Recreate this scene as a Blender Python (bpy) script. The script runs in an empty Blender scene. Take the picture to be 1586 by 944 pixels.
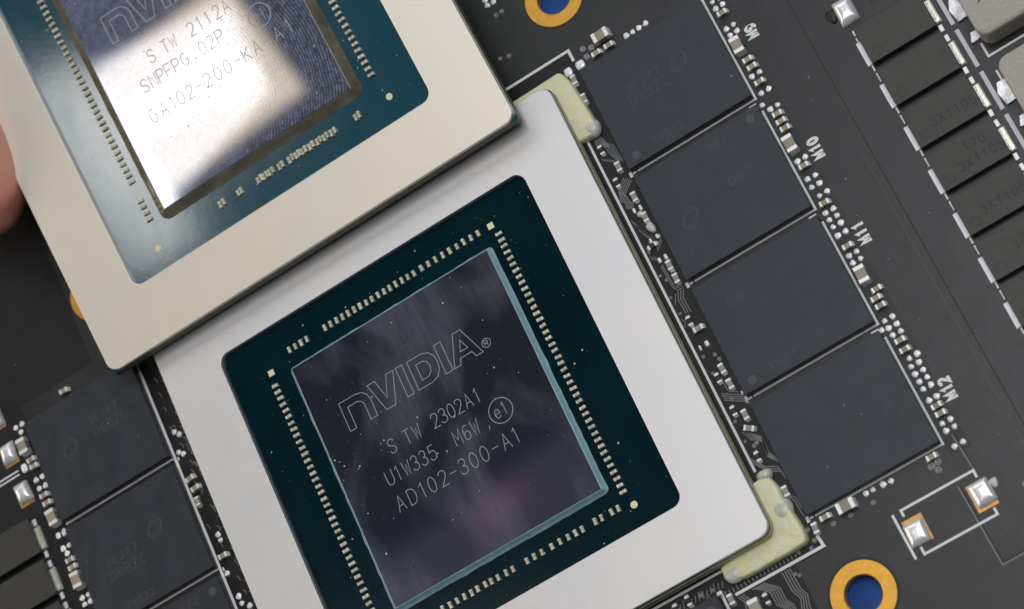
import bpy, bmesh, math, random
from mathutils import Matrix, Vector

# ------------------------------------------------------------------ scene, camera, light
# 1 Blender unit = 1 mm on the real board.  X runs along the memory chips' long side,
# Y runs up the board, Z points away from the board surface (z = 0).
random.seed(7)
SC = bpy.context.scene
COL = SC.collection
SC.unit_settings.system = 'METRIC'
SC.unit_settings.scale_length = 0.001

cam_d = bpy.data.cameras.new('camera')
cam = bpy.data.objects.new('camera', cam_d)
COL.objects.link(cam)
cam.matrix_world = Matrix((
    (0.832537, 0.502740, 0.232667, 40.947),
    (-0.400887, 0.836626, -0.373290, -98.154),
    (-0.382323, 0.217505, 0.898065, 223.406),
    (0, 0, 0, 1)))
cam_d.sensor_fit = 'HORIZONTAL'
cam_d.sensor_width = 36.0
cam_d.lens = 87.99
cam_d.clip_start = 5.0
cam_d.clip_end = 10000.0
cam_d.dof.use_dof = True
cam_d.dof.focus_distance = 243.0
cam_d.dof.aperture_fstop = 0.043
SC.camera = cam

world = bpy.data.worlds.new('World')
SC.world = world
world.use_nodes = True
world.node_tree.nodes['Background'].inputs['Color'].default_value = (0.80, 0.88, 1.0, 1)
world.node_tree.nodes['Background'].inputs['Strength'].default_value = 0.055


def area(name, loc, target, sx, sy, radiance, color, roll=0.0):
    d = bpy.data.lights.new(name, 'AREA')
    d.shape = 'RECTANGLE'
    d.size, d.size_y = sx, sy
    d.energy = radiance * sx * sy * math.pi
    d.color = color
    o = bpy.data.objects.new(name, d)
    COL.objects.link(o)
    o.location = loc
    v = Vector(target) - Vector(loc)
    zz = -v.normalized()
    xx = (Vector((1, 0, 0)) - zz * zz.x).normalized()
    yy = zz.cross(xx)
    o.rotation_euler = (Matrix((xx, yy, zz)).transposed() @ Matrix.Rotation(roll, 3, 'Z')).to_euler()
    return o


# ceiling panels whose mirror image shows on the tilted die
area('ceiling_panel', (-890, 606, 2500), (-40, 25, 5), 176, 96, 1.4, (1.0, 0.99, 0.97), math.radians(-9))
area('ceiling_panel', (-901, 556, 2502), (-40, 25, 5), 170, 100, 1.4, (1.0, 0.99, 0.97), math.radians(14))
area('ceiling_panel', (-1029, 560, 2505), (-40, 25, 5), 90, 255, 4.2, (1.0, 0.99, 0.97), 0)
area('ceiling_panel_rim', (-903, 592, 2560), (-40, 25, 5), 208, 162, 1.6, (1.0, 0.82, 0.52), math.radians(3))
# dim coloured fills, added for the tints mirrored in the soldered die's lower part
area('violet_reflection_fill', (-810, 790, 2500), (-28, -20, 3), 330, 100, 0.075, (0.80, 0.72, 1.0), math.radians(6))
area('red_reflection_fill', (-780, 815, 2490), (-28, -20, 3), 72, 30, 0.15, (1.0, 0.20, 0.30), math.radians(10))
# overhead diffuser above the right half of the board: the sheen on mask and mouldings
area('overhead_diffuser', (225, 75, 850), (10, -10, 0), 640, 500, 3.6, (0.97, 0.98, 1.0))
# broad soft window light from the board's upper side
area('window_light', (20, 800, 760), (-20, 0, 0), 1200, 560, 1.35, (0.95, 0.98, 1.0))
# softer warm room light from the left
area('room_light', (-1080, 260, 560), (-30, 10, 0), 800, 700, 2.6, (1.0, 0.86, 0.70))

SC.render.engine = 'CYCLES'
SC.cycles.use_denoising = True
SC.cycles.max_bounces = 8
SC.view_settings.view_transform = 'Standard'
SC.view_settings.look = 'None'
SC.view_settings.exposure = 0.0
SC.view_settings.gamma = 1.0
SC.view_settings.use_curve_mapping = False

# ------------------------------------------------------------------ materials


class NT:
    def __init__(self, name):
        self.m = bpy.data.materials.new(name)
        self.m.use_nodes = True
        self.t = self.m.node_tree
        self.b = self.t.nodes['Principled BSDF']
        self.out = self.t.nodes['Material Output']
        self.co = self.t.nodes.new('ShaderNodeTexCoord').outputs['Object']

    def n(self, typ, **kw):
        nd = self.t.nodes.new(typ)
        for k, v in kw.items():
            setattr(nd, k, v)
        return nd

    def l(self, a, b):
        self.t.links.new(a, b)

    def noise(self, scale, detail=3, rough=0.5, stretch=None, dist=0.0, coord=None):
        nd = self.n('ShaderNodeTexNoise')
        nd.inputs['Scale'].default_value = scale
        nd.inputs['Detail'].default_value = detail
        nd.inputs['Roughness'].default_value = rough
        nd.inputs['Distortion'].default_value = dist
        co = coord or self.co
        if stretch:
            mp = self.n('ShaderNodeMapping')
            mp.inputs['Scale'].default_value = stretch[:3]
            if len(stretch) > 3:
                mp.inputs['Rotation'].default_value = (0, 0, stretch[3])
            self.l(co, mp.inputs['Vector'])
            co = mp.outputs['Vector']
        self.l(co, nd.inputs['Vector'])
        return nd.outputs['Fac']

    def ramp(self, fac, stops):
        nd = self.n('ShaderNodeValToRGB')
        els = nd.color_ramp.elements
        while len(els) < len(stops):
            els.new(0.5)
        for e, (p, c) in zip(els, stops):
            e.position = p
            e.color = (c, c, c, 1) if not hasattr(c, '__len__') else (*c, 1)
        self.l(fac, nd.inputs['Fac'])
        return nd.outputs['Color']

    def bump(self, h, strength, dist=0.05, shader=None):
        nd = self.n('ShaderNodeBump')
        nd.inputs['Strength'].default_value = strength
        nd.inputs['Distance'].default_value = dist
        self.l(h, nd.inputs['Height'])
        self.l(nd.outputs['Normal'], (shader or self.b).inputs['Normal'])

    def math(self, op, a, b=None, clamp=False):
        nd = self.n('ShaderNodeMath', operation=op, use_clamp=clamp)
        for i, v in enumerate((a, b)):
            if v is None:
                continue
            if isinstance(v, (int, float)):
                nd.inputs[i].default_value = v
            else:
                self.l(v, nd.inputs[i])
        return nd.outputs[0]


def plain(name, c, rough=0.5, metal=0.0, spec=0.5, vary=0.0, vscale=1.0, bump=0.0, bscale=8.0, rvary=0.0, coat=0.0):
    k = NT(name)
    k.b.inputs['Base Color'].default_value = (*c, 1)
    k.b.inputs['Roughness'].default_value = rough
    k.b.inputs['Metallic'].default_value = metal
    k.b.inputs['Specular IOR Level'].default_value = spec
    k.b.inputs['Coat Weight'].default_value = coat
    if vary:
        f = k.noise(vscale, 4, 0.6)
        lo = tuple(x * (1 - vary) for x in c)
        hi = tuple(min(1, x * (1 + vary)) for x in c)
        k.l(k.ramp(f, [(0.3, lo), (0.7, hi)]), k.b.inputs['Base Color'])
    if rvary:
        f = k.noise(vscale * 1.7, 4, 0.65)
        k.l(k.ramp(f, [(0.3, max(0, rough - rvary)), (0.7, min(1, rough + rvary))]), k.b.inputs['Roughness'])
    if bump:
        k.bump(k.noise(bscale, 4, 0.6), bump, 0.03)
    return k.m


M = {}
M['board'] = plain('black_solder_mask', (0.019, 0.019, 0.022), 0.35, spec=0.5, vary=0.18, vscale=0.25, bump=0.25, bscale=2.2, rvary=0.05)
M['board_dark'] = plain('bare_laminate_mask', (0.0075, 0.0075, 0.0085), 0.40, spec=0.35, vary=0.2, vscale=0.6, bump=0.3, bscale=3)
M['board_far'] = plain('mask_left_darker', (0.010, 0.011, 0.014), 0.38, spec=0.35, vary=0.2, vscale=0.3, bump=0.25, bscale=2.2)  # darker mask tone for the board's left side
M['board_strip'] = plain('mask_dots_and_shadow', (0.017, 0.019, 0.019), 0.42, spec=0.45, vary=0.2, vscale=0.6)  # dot strip's own tone; beside the loose package partly its shadow as colour
M['board_side'] = plain('board_edge', (0.09, 0.08, 0.05), 0.7)
M['trace'] = plain('masked_trace', (0.19, 0.19, 0.195), 0.30, spec=0.7)
M['mask_ridge'] = plain('mask_ridge', (0.05, 0.05, 0.052), 0.35)
M['groove'] = plain('mask_groove', (0.004, 0.004, 0.005), 0.5)
M['silk'] = plain('white_legend_ink', (0.82, 0.82, 0.81), 0.6, vary=0.12, vscale=6, bump=0.3, bscale=12)
M['silk_bar'] = plain('grey_legend_ink', (0.62, 0.63, 0.68), 0.55, vary=0.08, vscale=5)
M['chip'] = plain('memory_moulding', (0.014, 0.020, 0.032), 0.42, spec=0.5, vary=0.16, vscale=0.35, bump=0.38, bscale=11, rvary=0.07)
M['chip_mark'] = plain('faint_laser_mark', (0.042, 0.048, 0.062), 0.55)
M['chip_dot'] = plain('polished_dimple', (0.055, 0.062, 0.070), 0.45)
M['power'] = plain('power_stage_moulding', (0.034, 0.034, 0.029), 0.46, vary=0.10, vscale=0.7, bump=0.30, bscale=10, rvary=0.05)
M['power_mark'] = plain('power_stage_mark', (0.015, 0.015, 0.014), 0.55)
M['inductor'] = plain('inductor_composite', (0.42, 0.40, 0.36), 0.65, vary=0.14, vscale=5, bump=0.5, bscale=7)
M['inductor_mark'] = plain('inductor_mark', (0.05, 0.05, 0.048), 0.6)
M['tin'] = plain('bright_tin', (0.93, 0.92, 0.90), 0.35, metal=0.3, vary=0.08, vscale=6, bump=0.3, bscale=5)
M['solder'] = plain('solder', (0.94, 0.94, 0.96), 0.32, metal=0.2, vary=0.06, vscale=4, bump=0.5, bscale=2.5)
M['heap'] = plain('heaped_solder', (0.94, 0.94, 0.96), 0.22, metal=0.45, vary=0.06, vscale=1.5, bump=0.6, bscale=1.1)
M['pad_white'] = plain('tinned_pad', (0.80, 0.79, 0.87), 0.40, metal=0.15, vary=0.10, vscale=1.5, bump=0.25, bscale=2)
M['tab'] = plain('scuffed_tab', (0.58, 0.58, 0.60), 0.32, metal=0.75, vary=0.4, vscale=1.2, bump=0.8, bscale=1.6)
M['tin_green'] = plain('fluxed_tin', (0.80, 0.84, 0.66), 0.28, metal=0.55, vary=0.25, vscale=2.2, bump=0.7, bscale=3)
M['copper'] = plain('bare_copper', (0.62, 0.33, 0.11), 0.4, metal=0.6, vary=0.2, vscale=2)
M['gold'] = plain('gold_plating', (0.80, 0.41, 0.06), 0.36, metal=0.5, vary=0.10, vscale=1.2, bump=0.25, bscale=4, rvary=0.08)
M['cap_body'] = plain('capacitor_ceramic', (0.36, 0.33, 0.235), 0.5, vary=0.1, vscale=3)
M['cap_body_grey'] = plain('capacitor_ceramic_grey', (0.34, 0.33, 0.30), 0.5, vary=0.1, vscale=3)
M['res_body'] = plain('resistor_black', (0.012, 0.012, 0.012), 0.4)
M['pkg_cap'] = plain('package_capacitor_cream', (0.60, 0.56, 0.40), 0.5, vary=0.1, vscale=4)
M['pkg_cap_end'] = plain('package_capacitor_end', (0.86, 0.84, 0.72), 0.4, metal=0.25)
M['mat'] = plain('blue_mat', (0.001, 0.06, 0.28), 0.7, vary=0.15, vscale=0.3)
M['fid'] = plain('fiducial_gold', (0.85, 0.76, 0.50), 0.4, metal=0.2)
M['laser'] = plain('die_laser_mark', (0.34, 0.34, 0.39), 0.55)
M['laser_g'] = plain('die_laser_mark_smeared', (0.40, 0.40, 0.43), 0.5)
M['dust'] = plain('dust_fleck', (0.62, 0.66, 0.66), 0.8)
M['sub_edge_g'] = plain('substrate_edge_dark', (0.13, 0.115, 0.085), 0.5, vary=0.2, vscale=1.2)
M['sub_edge'] = plain('substrate_edge', (0.52, 0.51, 0.34), 0.55, vary=0.15, vscale=2)


def stiffener_mat(name, c):
    k = NT(name)
    b = k.b
    b.inputs['Metallic'].default_value = 0.62
    f = k.noise(0.10, 3, 0.5)
    k.l(k.ramp(f, [(0.32, (c[0] * 0.965, c[1] * 0.985, c[2] * 1.0)), (0.68, (c[0] * 1.025, c[1] * 1.0, c[2] * 0.975))]), b.inputs['Base Color'])
    r = k.noise(0.6, 4, 0.6, (1, 1, 1))
    k.l(k.ramp(r, [(0.3, 0.385), (0.7, 0.415)]), b.inputs['Roughness'])
    k.bump(k.noise(9.0, 4, 0.7), 0.10, 0.03)
    return k.m


M['stiff_a'] = stiffener_mat('nickel_stiffener', (0.795, 0.785, 0.785))
M['stiff_g'] = stiffener_mat('nickel_stiffener_warm_lit', (0.91, 0.845, 0.745))  # warm light falling on the loose frame is put into this base colour


def substrate_mat(name, c1, c2, rough, smear):
    k = NT(name)
    b = k.b
    f = k.noise(0.16, 4, 0.6)
    k.l(k.ramp(f, [(0.3, c1), (0.7, c2)]), b.inputs['Base Color'])
    r = k.noise(0.35, 5, 0.65, (1, 0.4, 1, 0.5))
    k.l(k.ramp(r, [(0.3, rough), (0.75, rough + smear)]), b.inputs['Roughness'])
    b.inputs['Specular IOR Level'].default_value = 0.35
    k.bump(k.noise(1.6, 4, 0.6), 0.05, 0.05)
    return k.m


M['sub_a'] = substrate_mat('teal_solder_mask', (0.0004, 0.012, 0.018), (0.0006, 0.018, 0.027), 0.10, 0.05)
M['sub_g'] = substrate_mat('teal_solder_mask_lit', (0.004, 0.060, 0.092), (0.008, 0.080, 0.115), 0.07, 0.05)  # same mask, base lightened for the brighter reflection on the tilted package
for _n in M['sub_g'].node_tree.nodes:
    if _n.type == 'BSDF_PRINCIPLED':
        _n.inputs['Specular IOR Level'].default_value = 1.0
        _n.inputs['Coat Weight'].default_value = 1.0
        _n.inputs['Coat IOR'].default_value = 1.55
        _n.inputs['Coat Roughness'].default_value = 0.06
        _n.inputs['Coat Tint'].default_value = (1, 1, 1, 1)
M['fillet_a'] = plain('underfill_pale', (0.34, 0.57, 0.66), 0.10, spec=1.0, vary=0.10, vscale=1.0)
M['fillet_g'] = plain('underfill_brown', (0.15, 0.14, 0.10), 0.14, spec=0.7, vary=0.35, vscale=0.5)


def die_mat(name, mirror, haze, hazeamt, fingerprint):
    k = NT(name)
    t = k.t
    g1 = k.n('ShaderNodeBsdfGlossy')
    g1.inputs['Color'].default_value = (*mirror, 1)
    g1.inputs['Roughness'].default_value = 0.05 if not fingerprint else 0.025
    g2 = k.n('ShaderNodeBsdfDiffuse')
    g2.inputs['Color'].default_value = (*haze, 1)
    mx = k.n('ShaderNodeMixShader')
    # wiped grease film; the room's cloudy grey reflection is painted in with it
    f1 = k.ramp(k.noise(0.13, 3, 0.5, (1.0, 0.55, 1, 0.35), 0.6), [(0.43, 0.0), (0.63, 1.0)])
    f2 = k.ramp(k.noise(1.4, 4, 0.6, (1.6, 0.22, 1, -0.5), 0.2), [(0.30, 0.55), (0.75, 1.0)])
    fac = k.math('MULTIPLY', k.math('MULTIPLY', f1, f2), hazeamt)
    if fingerprint:
        wv = k.n('ShaderNodeTexWave', wave_type='RINGS', rings_direction='Z')
        wv.inputs['Scale'].default_value = 0.95
        wv.inputs['Distortion'].default_value = 7.0
        wv.inputs['Detail'].default_value = 2.0
        wv.inputs['Detail Scale'].default_value = 0.35
        mp = k.n('ShaderNodeMapping')
        mp.inputs['Location'].default_value = (-9.0, -13.0, 0)
        k.l(k.co, mp.inputs['Vector'])
        k.l(mp.outputs['Vector'], wv.inputs['Vector'])
        ridge = k.ramp(wv.outputs['Fac'], [(0.30, 0.35), (0.62, 1.0)])
        grain = k.ramp(k.noise(1.5, 5, 0.75, None, 0.8), [(0.36, 0.12), (0.60, 1.0)])
        # the print covers the right-hand half of the die
        sp = k.n('ShaderNodeSeparateXYZ')
        k.l(k.co, sp.inputs[0])
        edge = k.math('ADD', sp.outputs['X'], k.math('MULTIPLY', k.noise(0.35, 3, 0.5), 7.0))
        m1 = k.math('MULTIPLY', k.math('SUBTRACT', edge, 21.0), 0.30, True)
        fp = k.math('MULTIPLY', k.math('MULTIPLY', ridge, grain), m1)
        sw = k.ramp(k.noise(0.9, 5, 0.7, None, 1.6), [(0.30, 0.25), (0.70, 0.85)])
        base = k.math('MULTIPLY', sw, k.math('SUBTRACT', 1.0, k.math('MULTIPLY', m1, 0.65)))
        fac = k.math('MULTIPLY', k.math('MAXIMUM', fp, base), hazeamt, True)
    k.l(fac, mx.inputs['Fac'])
    k.l(g1.outputs[0], mx.inputs[1])
    k.l(g2.outputs[0], mx.inputs[2])
    k.l(mx.outputs[0], k.out.inputs['Surface'])
    return k.m


M['die_a'] = die_mat('polished_silicon', (0.34, 0.34, 0.44), (0.34, 0.35, 0.43), 0.22, False)
M['die_g'] = die_mat('fingerprinted_silicon', (0.42, 0.43, 0.50), (0.42, 0.46, 0.70), 0.46, True)
M['die_side'] = plain('die_side', (0.03, 0.03, 0.035), 0.3)


def glue_mat():
    k = NT('cured_corner_adhesive')
    b = k.b
    f = k.noise(0.55, 3, 0.5)
    k.l(k.ramp(f, [(0.30, (0.80, 0.79, 0.70)), (0.48, (0.82, 0.78, 0.47)), (0.75, (0.85, 0.83, 0.62))]), b.inputs['Base Color'])
    b.inputs['Roughness'].default_value = 0.35
    b.inputs['Subsurface Weight'].default_value = 0.25
    b.inputs['Subsurface Radius'].default_value = (0.8, 0.8, 0.5)
    k.bump(k.noise(1.2, 4, 0.5), 0.35, 0.4)
    return k.m


M['glue'] = glue_mat()
M['flux'] = plain('grey_glue_smear', (0.62, 0.635, 0.56), 0.2, vary=0.15, vscale=1.5, bump=0.4, bscale=1.5)


def skin_mat():
    k = NT('skin')
    b = k.b
    f = k.noise(0.22, 4, 0.6)
    k.l(k.ramp(f, [(0.3, (0.88, 0.34, 0.23)), (0.7, (0.92, 0.45, 0.34))]), b.inputs['Base Color'])
    b.inputs['Roughness'].default_value = 0.5
    b.inputs['Subsurface Weight'].default_value = 0.35
    b.inputs['Subsurface Radius'].default_value = (2.2, 0.8, 0.4)
    b.inputs['Subsurface Scale'].default_value = 1.0
    k.bump(k.noise(2.6, 4, 0.65, (1, 0.3, 1)), 0.4, 0.2)
    return k.m


M['skin'] = skin_mat()
M['nail'] = plain('fingernail', (0.72, 0.42, 0.34), 0.25, vary=0.05, vscale=0.3)

# ------------------------------------------------------------------ mesh helpers


class MB:
    def __init__(self):
        self.v, self.f, self.mi = [], [], []

    def face(self, pts, mi=0):
        i = len(self.v)
        self.v += [tuple(p) for p in pts]
        self.f.append(tuple(range(i, i + len(pts))))
        self.mi.append(mi)

    def loft(self, loops, cap0=True, cap1=True, mi=0, mi1=None, close=False):
        """closed loops of equal length joined by quads; CCW loops going up give outward faces"""
        n = len(loops[0])
        base = len(self.v)
        for lp in loops:
            self.v += [tuple(p) for p in lp]
        k = len(loops)
        rng = range(k if close else k - 1)
        for a in rng:
            b = (a + 1) % k
            for i in range(n):
                j = (i + 1) % n
                self.f.append((base + a * n + i, base + a * n + j, base + b * n + j, base + b * n + i))
                self.mi.append(mi)
        if cap0 and not close:
            self.f.append(tuple(base + i for i in reversed(range(n))))
            self.mi.append(mi)
        if cap1 and not close:
            self.f.append(tuple(base + (k - 1) * n + i for i in range(n)))
            self.mi.append(mi if mi1 is None else mi1)

    def box(self, x0, y0, z0, x1, y1, z1, mi=0, b=0.0, r=0.0, mi1=None, seg=3):
        """box with a bevelled top rim (b) and rounded plan corners (r)"""
        r = max(r, 1e-4)
        n = seg if r > 0.01 else 0
        lp = [at(rr(x0, y0, x1, y1, r, n), z0)]
        if b > 0:
            lp += [at(rr(x0, y0, x1, y1, r, n), z1 - b), at(rr(x0 + b, y0 + b, x1 - b, y1 - b, max(r - b * 0.5, 1e-4), n), z1)]
        else:
            lp += [at(rr(x0, y0, x1, y1, r, n), z1)]
        self.loft(lp, mi=mi, mi1=mi1)

    def mesh(self, name, mats, smooth=False):
        me = bpy.data.meshes.new(name)
        me.from_pydata(self.v, [], self.f)
        for m in (mats if isinstance(mats, (list, tuple)) else [mats]):
            me.materials.append(M[m] if isinstance(m, str) else m)
        for p, i in zip(me.polygons, self.mi):
            p.material_index = i
            p.use_smooth = smooth
        me.update()
        return me

    def build(self, name, mats, parent=None, smooth=False, loc=None, rz=0.0):
        return link(name, self.mesh(name, mats, smooth), parent, loc, rz)


def link(name, me, parent=None, loc=None, rz=0.0):
    o = bpy.data.objects.new(name, me)
    COL.objects.link(o)
    if parent is not None:
        o.parent = parent
    if loc is not None:
        o.location = loc
    if rz:
        o.rotation_euler = (0, 0, rz)
    return o


def tag(o, label=None, cat=None, group=None, kind=None):
    if label:
        o['label'] = label
    if cat:
        o['category'] = cat
    if group:
        o['group'] = group
    if kind:
        o['kind'] = kind
    return o


def empty(name, loc=(0, 0, 0), rz=0.0):
    o = bpy.data.objects.new(name, None)
    COL.objects.link(o)
    o.location = loc
    o.rotation_euler = (0, 0, rz)
    o.empty_display_size = 1.0
    return o


def rr(x0, y0, x1, y1, r, n=4):
    """rounded rectangle, CCW"""
    pts = []
    for cx, cy, a0 in ((x1 - r, y0 + r, -90), (x1 - r, y1 - r, 0), (x0 + r, y1 - r, 90), (x0 + r, y0 + r, 180)):
        if n == 0:
            a = math.radians(a0 + 45)
            pts.append((cx + r * math.sqrt(2) * math.cos(a), cy + r * math.sqrt(2) * math.sin(a)))
            continue
        for i in range(n + 1):
            a = math.radians(a0 + 90.0 * i / n)
            pts.append((cx + r * math.cos(a), cy + r * math.sin(a)))
    return pts


def at(pts, z):
    return [(x, y, z) for x, y in pts]


def circle(cx, cy, r, n=24, a0=0.0):
    return [(cx + r * math.cos(a0 + 2 * math.pi * i / n), cy + r * math.sin(a0 + 2 * math.pi * i / n)) for i in range(n)]


def inset(poly, d):
    """mitred inset of a CCW polygon"""
    n = len(poly)
    out = []
    for i in range(n):
        p0, p1, p2 = Vector(poly[i - 1]), Vector(poly[i]), Vector(poly[(i + 1) % n])
        e0, e1 = (p1 - p0).normalized(), (p2 - p1).normalized()
        n0, n1 = Vector((-e0.y, e0.x)), Vector((-e1.y, e1.x))
        m = (n0 + n1)
        if m.length < 1e-6:
            m = n0
        m.normalize()
        s = d / max(0.45, m.dot(n0))
        out.append(tuple(p1 + m * s))
    return out


def chaikin(poly, it=2):
    for _ in range(it):
        q = []
        n = len(poly)
        for i in range(n):
            a, b = poly[i], poly[(i + 1) % n]
            q.append((a[0] * .78 + b[0] * .22, a[1] * .78 + b[1] * .22))
            q.append((a[0] * .22 + b[0] * .78, a[1] * .22 + b[1] * .78))
        poly = q
    return poly


def ribbon(mb, pts, w, z, h=0.0, closed=False, mi=0):
    """flat (h = 0) or raised stroke along a polyline with mitred joints"""
    pts = [Vector(p) for p in pts]
    n = len(pts)
    L, R_ = [], []
    for i in range(n):
        if closed:
            a, b, c = pts[i - 1], pts[i], pts[(i + 1) % n]
        else:
            a, b, c = pts[max(i - 1, 0)], pts[i], pts[min(i + 1, n - 1)]
        e0 = (b - a) if (b - a).length > 1e-9 else (c - b)
        e1 = (c - b) if (c - b).length > 1e-9 else e0
        e0, e1 = e0.normalized(), e1.normalized()
        n0, n1 = Vector((-e0.y, e0.x)), Vector((-e1.y, e1.x))
        m = n0 + n1
        if m.length < 1e-6:
            m = n0
        m.normalize()
        s = (w / 2) / max(0.4, m.dot(n0))
        L.append(b + m * s)
        R_.append(b - m * s)
    segs = range(n if closed else n - 1)
    zt = z + h
    for i in segs:
        j = (i + 1) % n
        mb.face([(*R_[i], zt), (*R_[j], zt), (*L[j], zt), (*L[i], zt)], mi)
        if h > 0:
            mb.face([(*R_[i], z), (*R_[j], z), (*R_[j], zt), (*R_[i], zt)], mi)
            mb.face([(*L[j], z), (*L[i], z), (*L[i], zt), (*L[j], zt)], mi)
    if h > 0 and not closed:
        mb.face([(*L[0], z), (*R_[0], z), (*R_[0], zt), (*L[0], zt)], mi)
        mb.face([(*R_[-1], z), (*L[-1], z), (*L[-1], zt), (*R_[-1], zt)], mi)


# stroke alphabet on a box 0..1 wide (scaled) and 0..1 high
def arcp(cx, cy, rx, ry, a0, a1, n=10):
    return [(cx + rx * math.cos(math.radians(a0 + (a1 - a0) * i / n)), cy + ry * math.sin(math.radians(a0 + (a1 - a0) * i / n))) for i in range(n + 1)]


GL = {
    'A': [[(0, 0), (.5, 1), (1, 0)], [(.2, .36), (.8, .36)]],
    'B': [[(0, 0), (0, 1), (.6, 1), (.85, .9), (.9, .75), (.8, .58), (.6, .52), (0, .52)], [(.6, .52), (.9, .42), (1, .26), (.9, .08), (.65, 0), (0, 0)]],
    'C': [arcp(.5, .5, .5, .5, 50, 310, 14)],
    'D': [[(0, 0), (0, 1), (.5, 1), (.8, .9), (1, .65), (1, .35), (.8, .1), (.5, 0), (0, 0)]],
    'E': [[(1, 1), (0, 1), (0, 0), (1, 0)], [(0, .52), (.8, .52)]],
    'F': [[(1, 1), (0, 1), (0, 0)], [(0, .52), (.8, .52)]],
    'G': [arcp(.5, .5, .5, .5, 50, 340, 14) + [(1, .48), (.55, .48)]],
    'I': [[(.5, 0), (.5, 1)]],
    'J': [[(.8, 1), (.8, .25), (.65, .05), (.4, 0), (.15, .08), (.05, .28)]],
    'K': [[(0, 0), (0, 1)], [(1, 1), (0, .42)], [(.3, .6), (1, 0)]],
    'M': [[(0, 0), (0, 1), (.5, .35), (1, 1), (1, 0)]],
    'N': [[(0, 0), (0, 1), (1, 0), (1, 1)]],
    'P': [[(0, 0), (0, 1), (.6, 1), (.9, .92), (1, .74), (.9, .55), (.6, .47), (0, .47)]],
    'R': [[(0, 0), (0, 1), (.6, 1), (.9, .92), (1, .74), (.9, .55), (.6, .47), (0, .47)], [(.55, .47), (1, 0)]],
    'S': [[(.95, .8), (.8, .95), (.5, 1), (.18, .94), (.03, .77), (.12, .6), (.5, .51), (.88, .41), (.98, .24), (.85, .07), (.5, 0), (.15, .06), (.02, .22)]],
    'T': [[(0, 1), (1, 1)], [(.5, 1), (.5, 0)]],
    'U': [[(0, 1), (0, .3), (.12, .08), (.5, 0), (.88, .08), (1, .3), (1, 1)]],
    'V': [[(0, 1), (.5, 0), (1, 1)]],
    'W': [[(0, 1), (.25, 0), (.5, .75), (.75, 0), (1, 1)]],
    'X': [[(0, 0), (1, 1)], [(0, 1), (1, 0)]],
    'Z': [[(0, 1), (1, 1), (0, 0), (1, 0)]],
    '0': [arcp(.5, .5, .46, .5, 90, 450, 18)],
    '1': [[(.25, .8), (.58, 1), (.58, 0)]],
    '2': [[(.04, .76), (.16, .94), (.5, 1), (.84, .93), (.95, .74), (.85, .55), (.04, 0), (1, 0)]],
    '3': [[(.06, .82), (.25, .97), (.55, 1), (.85, .9), (.9, .72), (.78, .56), (.45, .52)], [(.5, .52), (.85, .45), (.97, .27), (.85, .08), (.5, 0), (.18, .04), (.02, .2)]],
    '4': [[(.75, 0), (.75, 1), (0, .3), (1, .3)]],
    '5': [[(.9, 1), (.18, 1), (.1, .56), (.5, .64), (.85, .55), (.97, .32), (.85, .08), (.5, 0), (.15, .05), (.02, .2)]],
    '6': [[(.85, .92), (.55, 1), (.2, .85), (.05, .5), (.08, .2), (.3, .02), (.6, 0), (.88, .1), (.97, .3), (.86, .5), (.6, .58), (.3, .52), (.08, .32)]],
    '7': [[(0, 1), (1, 1), (.4, 0)]],
    '8': [arcp(.5, .74, .38, .26, 90, 450, 14), arcp(.5, .25, .46, .25, 90, 450, 14)],
    '9': [[(.1, .08), (.45, 0), (.8, .15), (.95, .5), (.92, .8), (.7, .98), (.4, 1), (.12, .9), (.03, .7), (.14, .5), (.4, .42), (.7, .48), (.92, .68)]],
    '-': [[(.05, .5), (.95, .5)]],
    '.': [arcp(.5, .08, .06, .06, 90, 450, 6)],
    ',': [[(.6, .12), (.45, -.12)]],
    'e': [[(.12, .36), (.9, .36), (.86, .55), (.7, .7), (.45, .73), (.2, .62), (.06, .36), (.18, .1), (.45, 0), (.75, .04), (.9, .16)]],
}


def strokes(mb, s, x, y, h, cw, pitch, w, z, rot=0.0, xs=None, raise_=0.0, mi=0):
    """stroke lettering; x,y = lower left; xs = explicit glyph centres"""
    c, sn = math.cos(rot), math.sin(rot)
    k = 0
    one = mb
    for i, ch in enumerate(s):
        if ch == ' ' or ch not in GL:
            continue
        if callable(one):
            mb = MB()
        ox = (xs[i] - cw / 2 - x) if xs else i * pitch
        for st in GL[ch]:
            pts = []
            for px, py in st:
                lx, ly = ox + px * cw, py * h
                pts.append((x + lx * c - ly * sn, y + lx * sn + ly * c))
            closed = (abs(st[0][0] - st[-1][0]) < 1e-6 and abs(st[0][1] - st[-1][1]) < 1e-6)
            ribbon(mb, pts[:-1] if closed else pts, w, z + 0.002 * (k % 3), raise_, closed, mi)
            k += 1
        if callable(one):
            one(mb)


def letters(mat, parent):
    """each character becomes a piece of its own"""
    return lambda mb: mb.build('letter', mat, parent)


def dome(mb, cx, cy, rx, ry, h, z=0.0, n=10, p=2.6, mi=0, jit=0.0):
    loops = []
    for t, zz in ((1.0, 0.0), (0.97, 0.45), (0.78, 0.8), (0.42, 1.0)):
        lp = []
        for i in range(n):
            a = 2 * math.pi * i / n
            ca, sa = math.cos(a), math.sin(a)
            e = (abs(ca) ** p + abs(sa) ** p) ** (-1 / p)
            j = 1 + jit * math.sin(3 * a + cx * 5) * 0.5
            lp.append((cx + rx * t * e * ca * j, cy + ry * t * e * sa * j, z + h * zz))
        loops.append(lp)
    mb.loft(loops, cap0=False, mi=mi)


# ------------------------------------------------------------------ the board
RINGS = [(1.18, -47.8), (0.95, 21.3), (-57.9, 20.9)]
BX0, BX1, BY0, BY1 = -110.0, 62.0, -82.0, 66.0


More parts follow.
